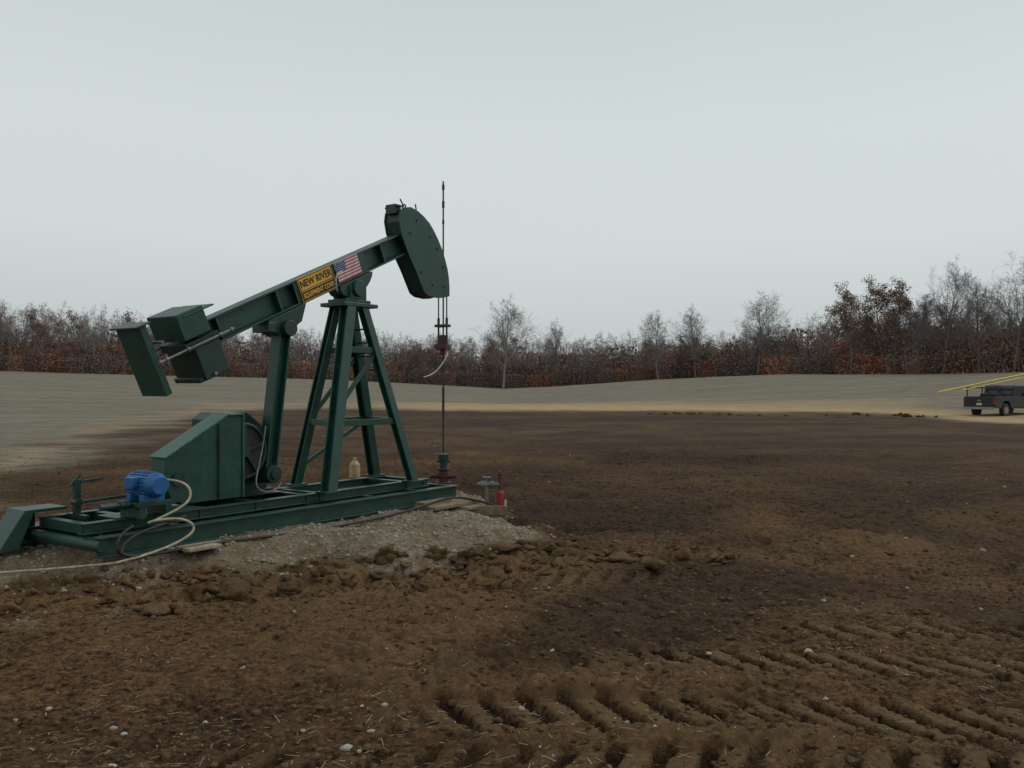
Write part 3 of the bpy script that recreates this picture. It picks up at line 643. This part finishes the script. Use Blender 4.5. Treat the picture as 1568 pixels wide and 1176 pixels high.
# ------------------------------------------------------------------ pickup truck
hd=math.atan2(.53,.848); TL=(27.9,53.0); tz=float(macro(np.array([TL[0]]),np.array([TL[1]]))[0])
tk=empty('pickup_truck',(*TL,tz-.03),hd)
mb=MB()
side=[(.05,.55),(.05,1.18),(.10,1.22),(2.05,1.22),(2.05,.55),(1.75,.50),(1.62,.82),(1.42,.95),(1.10,.97),(.82,.86),(.68,.52)]
mb.prism(side,-.98,-.90); mb.prism(side,.90,.98)
mb.box((.04,-.90,.55),(.12,.90,1.20)); mb.box((.12,-.90,.70),(2.0,.90,.76)); mb.box((1.98,-.90,.55),(2.05,.90,1.22))
mb.obj('truck_bed',M_truck,tk,.02)
cab=[(2.08,.50),(2.08,1.22),(2.12,1.26),(2.28,1.84),(2.42,1.90),(3.55,1.90),(3.75,1.84),(4.30,1.28),(5.35,1.18),(5.55,1.05),(5.60,.60),(5.30,.50),(5.18,.80),(4.98,.93),(4.62,.95),(4.35,.82),(4.22,.48)]
MB().prism(cab,-.95,.95).obj('cab_and_bonnet',M_truck,tk,.05)
mb=MB()
for v in (-.956,.956):
    a,c=sorted((v,v*.995)); mb.prism([(2.32,1.30),(2.42,1.76),(3.0,1.78),(3.0,1.30)],a,c); mb.prism([(3.07,1.30),(3.07,1.78),(3.62,1.76),(4.02,1.30)],a,c)
mb.prism([(2.10,1.33),(2.22,1.78),(2.205,1.785),(2.085,1.335)],-.78,.78); mb.prism([(3.79,1.82),(4.24,1.36),(4.26,1.37),(3.80,1.84)],-.8,.8)
mb.obj('windows',M_glass,tk)
mb=MB()
for u in (1.22,4.78):
    for v in (-.97,.74): mb.cyl((u,v,.40),(u,v+.23,.40),.40,n=28)
mb.obj('tires',M_black,tk,.03,True)
mb=MB()
for u in (1.22,4.78):
    for v in (-.975,.975): mb.cyl((u,v,.40),(u,v*.985,.40),.22,.20,n=20)
mb.box((-.12,-.92,.46),(.03,.92,.60)); mb.box((.025,-.12,.95),(.04,.12,1.02)); mb.box((5.58,-.9,.45),(5.70,.9,.65)); mb.obj('bumpers_and_hubs',M_chrome,tk,.01)
mb=MB(); mb.box((.02,-.97,.80),(.05,-.86,1.12)); mb.box((.02,.86,.80),(.05,.97,1.12)); mb.obj('tail_lamps',M_tail,tk)
MB().box((.026,-.16,.70),(.042,.16,.84)).obj('licence_plate',M_white,tk)
mb=MB()
for u in (.35,1.95):
    for v in (-.93,.93): mb.bar((u,v,1.22),(u,v,1.72),.06,.06)
    mb.bar((u,-.95,1.74),(u,.95,1.74),.06,.06)
for v in (-.93,.93): mb.bar((.3,v,1.75),(2.1,v,1.75),.05,.05)
mb.box((.5,-.7,.76),(1.2,.2,1.40)); mb.box((1.3,-.5,.76),(1.9,.7,1.30))
mb.box((3.2,-1.12,1.24),(3.3,-.96,1.42)); mb.box((3.2,.96,1.24),(3.3,1.12,1.42)); mb.obj('rack_and_cargo',M_black,tk,.01)
bm_=empty('yellow_boom',(*TL,tz-.03),hd)
mb=MB(); mb.cyl((-3.2,.55,1.50),(6.0,.55,2.60),.045,n=12); mb.cyl((-1.2,.25,1.62),(6.0,.25,2.46),.03,n=10); mb.cyl((-3.2,.55,1.52),(-3.28,.55,1.20),.04,n=10)
for k in range(6): u=-1.0+k*1.2; mb.bar((u,.25,1.64+(u+1.2)*.1167),(u,.55,1.50+(u+3.2)*.1196),.03,.03)
mb.obj('boom_tubes',M_boom,bm_)

# ------------------------------------------------------------------ world, sun, camera
w=bpy.data.worlds.new('World'); scene.world=w; w.use_nodes=True; nt=w.node_tree; nt.nodes.clear()
out=N(nt,'ShaderNodeOutputWorld'); bg=N(nt,'ShaderNodeBackground'); nt.links.new(bg.outputs[0],out.inputs[0]); bg.inputs[1].default_value=.1
sky=N(nt,'ShaderNodeTexSky'); sky.sky_type='NISHITA'; sky.sun_disc=False; sky.sun_elevation=R(42); sky.sun_rotation=R(62)
tc=N(nt,'ShaderNodeTexCoord'); sp=N(nt,'ShaderNodeSeparateXYZ'); nt.links.new(tc.outputs['Generated'],sp.inputs[0])
nz=noise(nt,1.6,4,.5,tc.outputs['Generated']); ad=N(nt,'ShaderNodeMath',operation='MULTIPLY_ADD'); nt.links.new(nz.outputs[0],ad.inputs[0]); ad.inputs[1].default_value=.12; nt.links.new(sp.outputs[2],ad.inputs[2])
rc=ramp(nt,ad.outputs[0],[(0.,(.49,.53,.54)),(.10,(.53,.573,.58)),(.22,(.65,.70,.698)),(.34,(.665,.72,.715)),(.5,(.59,.645,.645)),(1.,(.60,.65,.66))])
sc=N(nt,'ShaderNodeVectorMath',operation='SCALE'); nt.links.new(rc,sc.inputs[0]); sc.inputs['Scale'].default_value=10
c=mixc(nt,.05,sc.outputs[0],sky.outputs[0]); nt.links.new(c,bg.inputs[0])
sl=bpy.data.lights.new('sun','SUN'); sl.energy=.85; sl.angle=R(16); sl.color=(1,.97,.93); so=bpy.data.objects.new('sun',sl); link(so)
az=R(62); el=R(42); dv=-Vector((math.sin(az)*math.cos(el),math.cos(az)*math.cos(el),math.sin(el))); so.rotation_euler=dv.to_track_quat('-Z','Y').to_euler()
cam=bpy.data.cameras.new('camera'); co=bpy.data.objects.new('camera',cam); link(co); co.location=(0,0,2.0); co.rotation_euler=(R(90),0,0)
cam.sensor_width=36; cam.lens=36*1358/1568; cam.clip_end=3000; cam.clip_start=.1; scene.camera=co
scene.view_settings.view_transform='Standard'; scene.view_settings.look='None'; scene.view_settings.exposure=0
print('verts',len(ground.data.vertices),'trees',cnt)
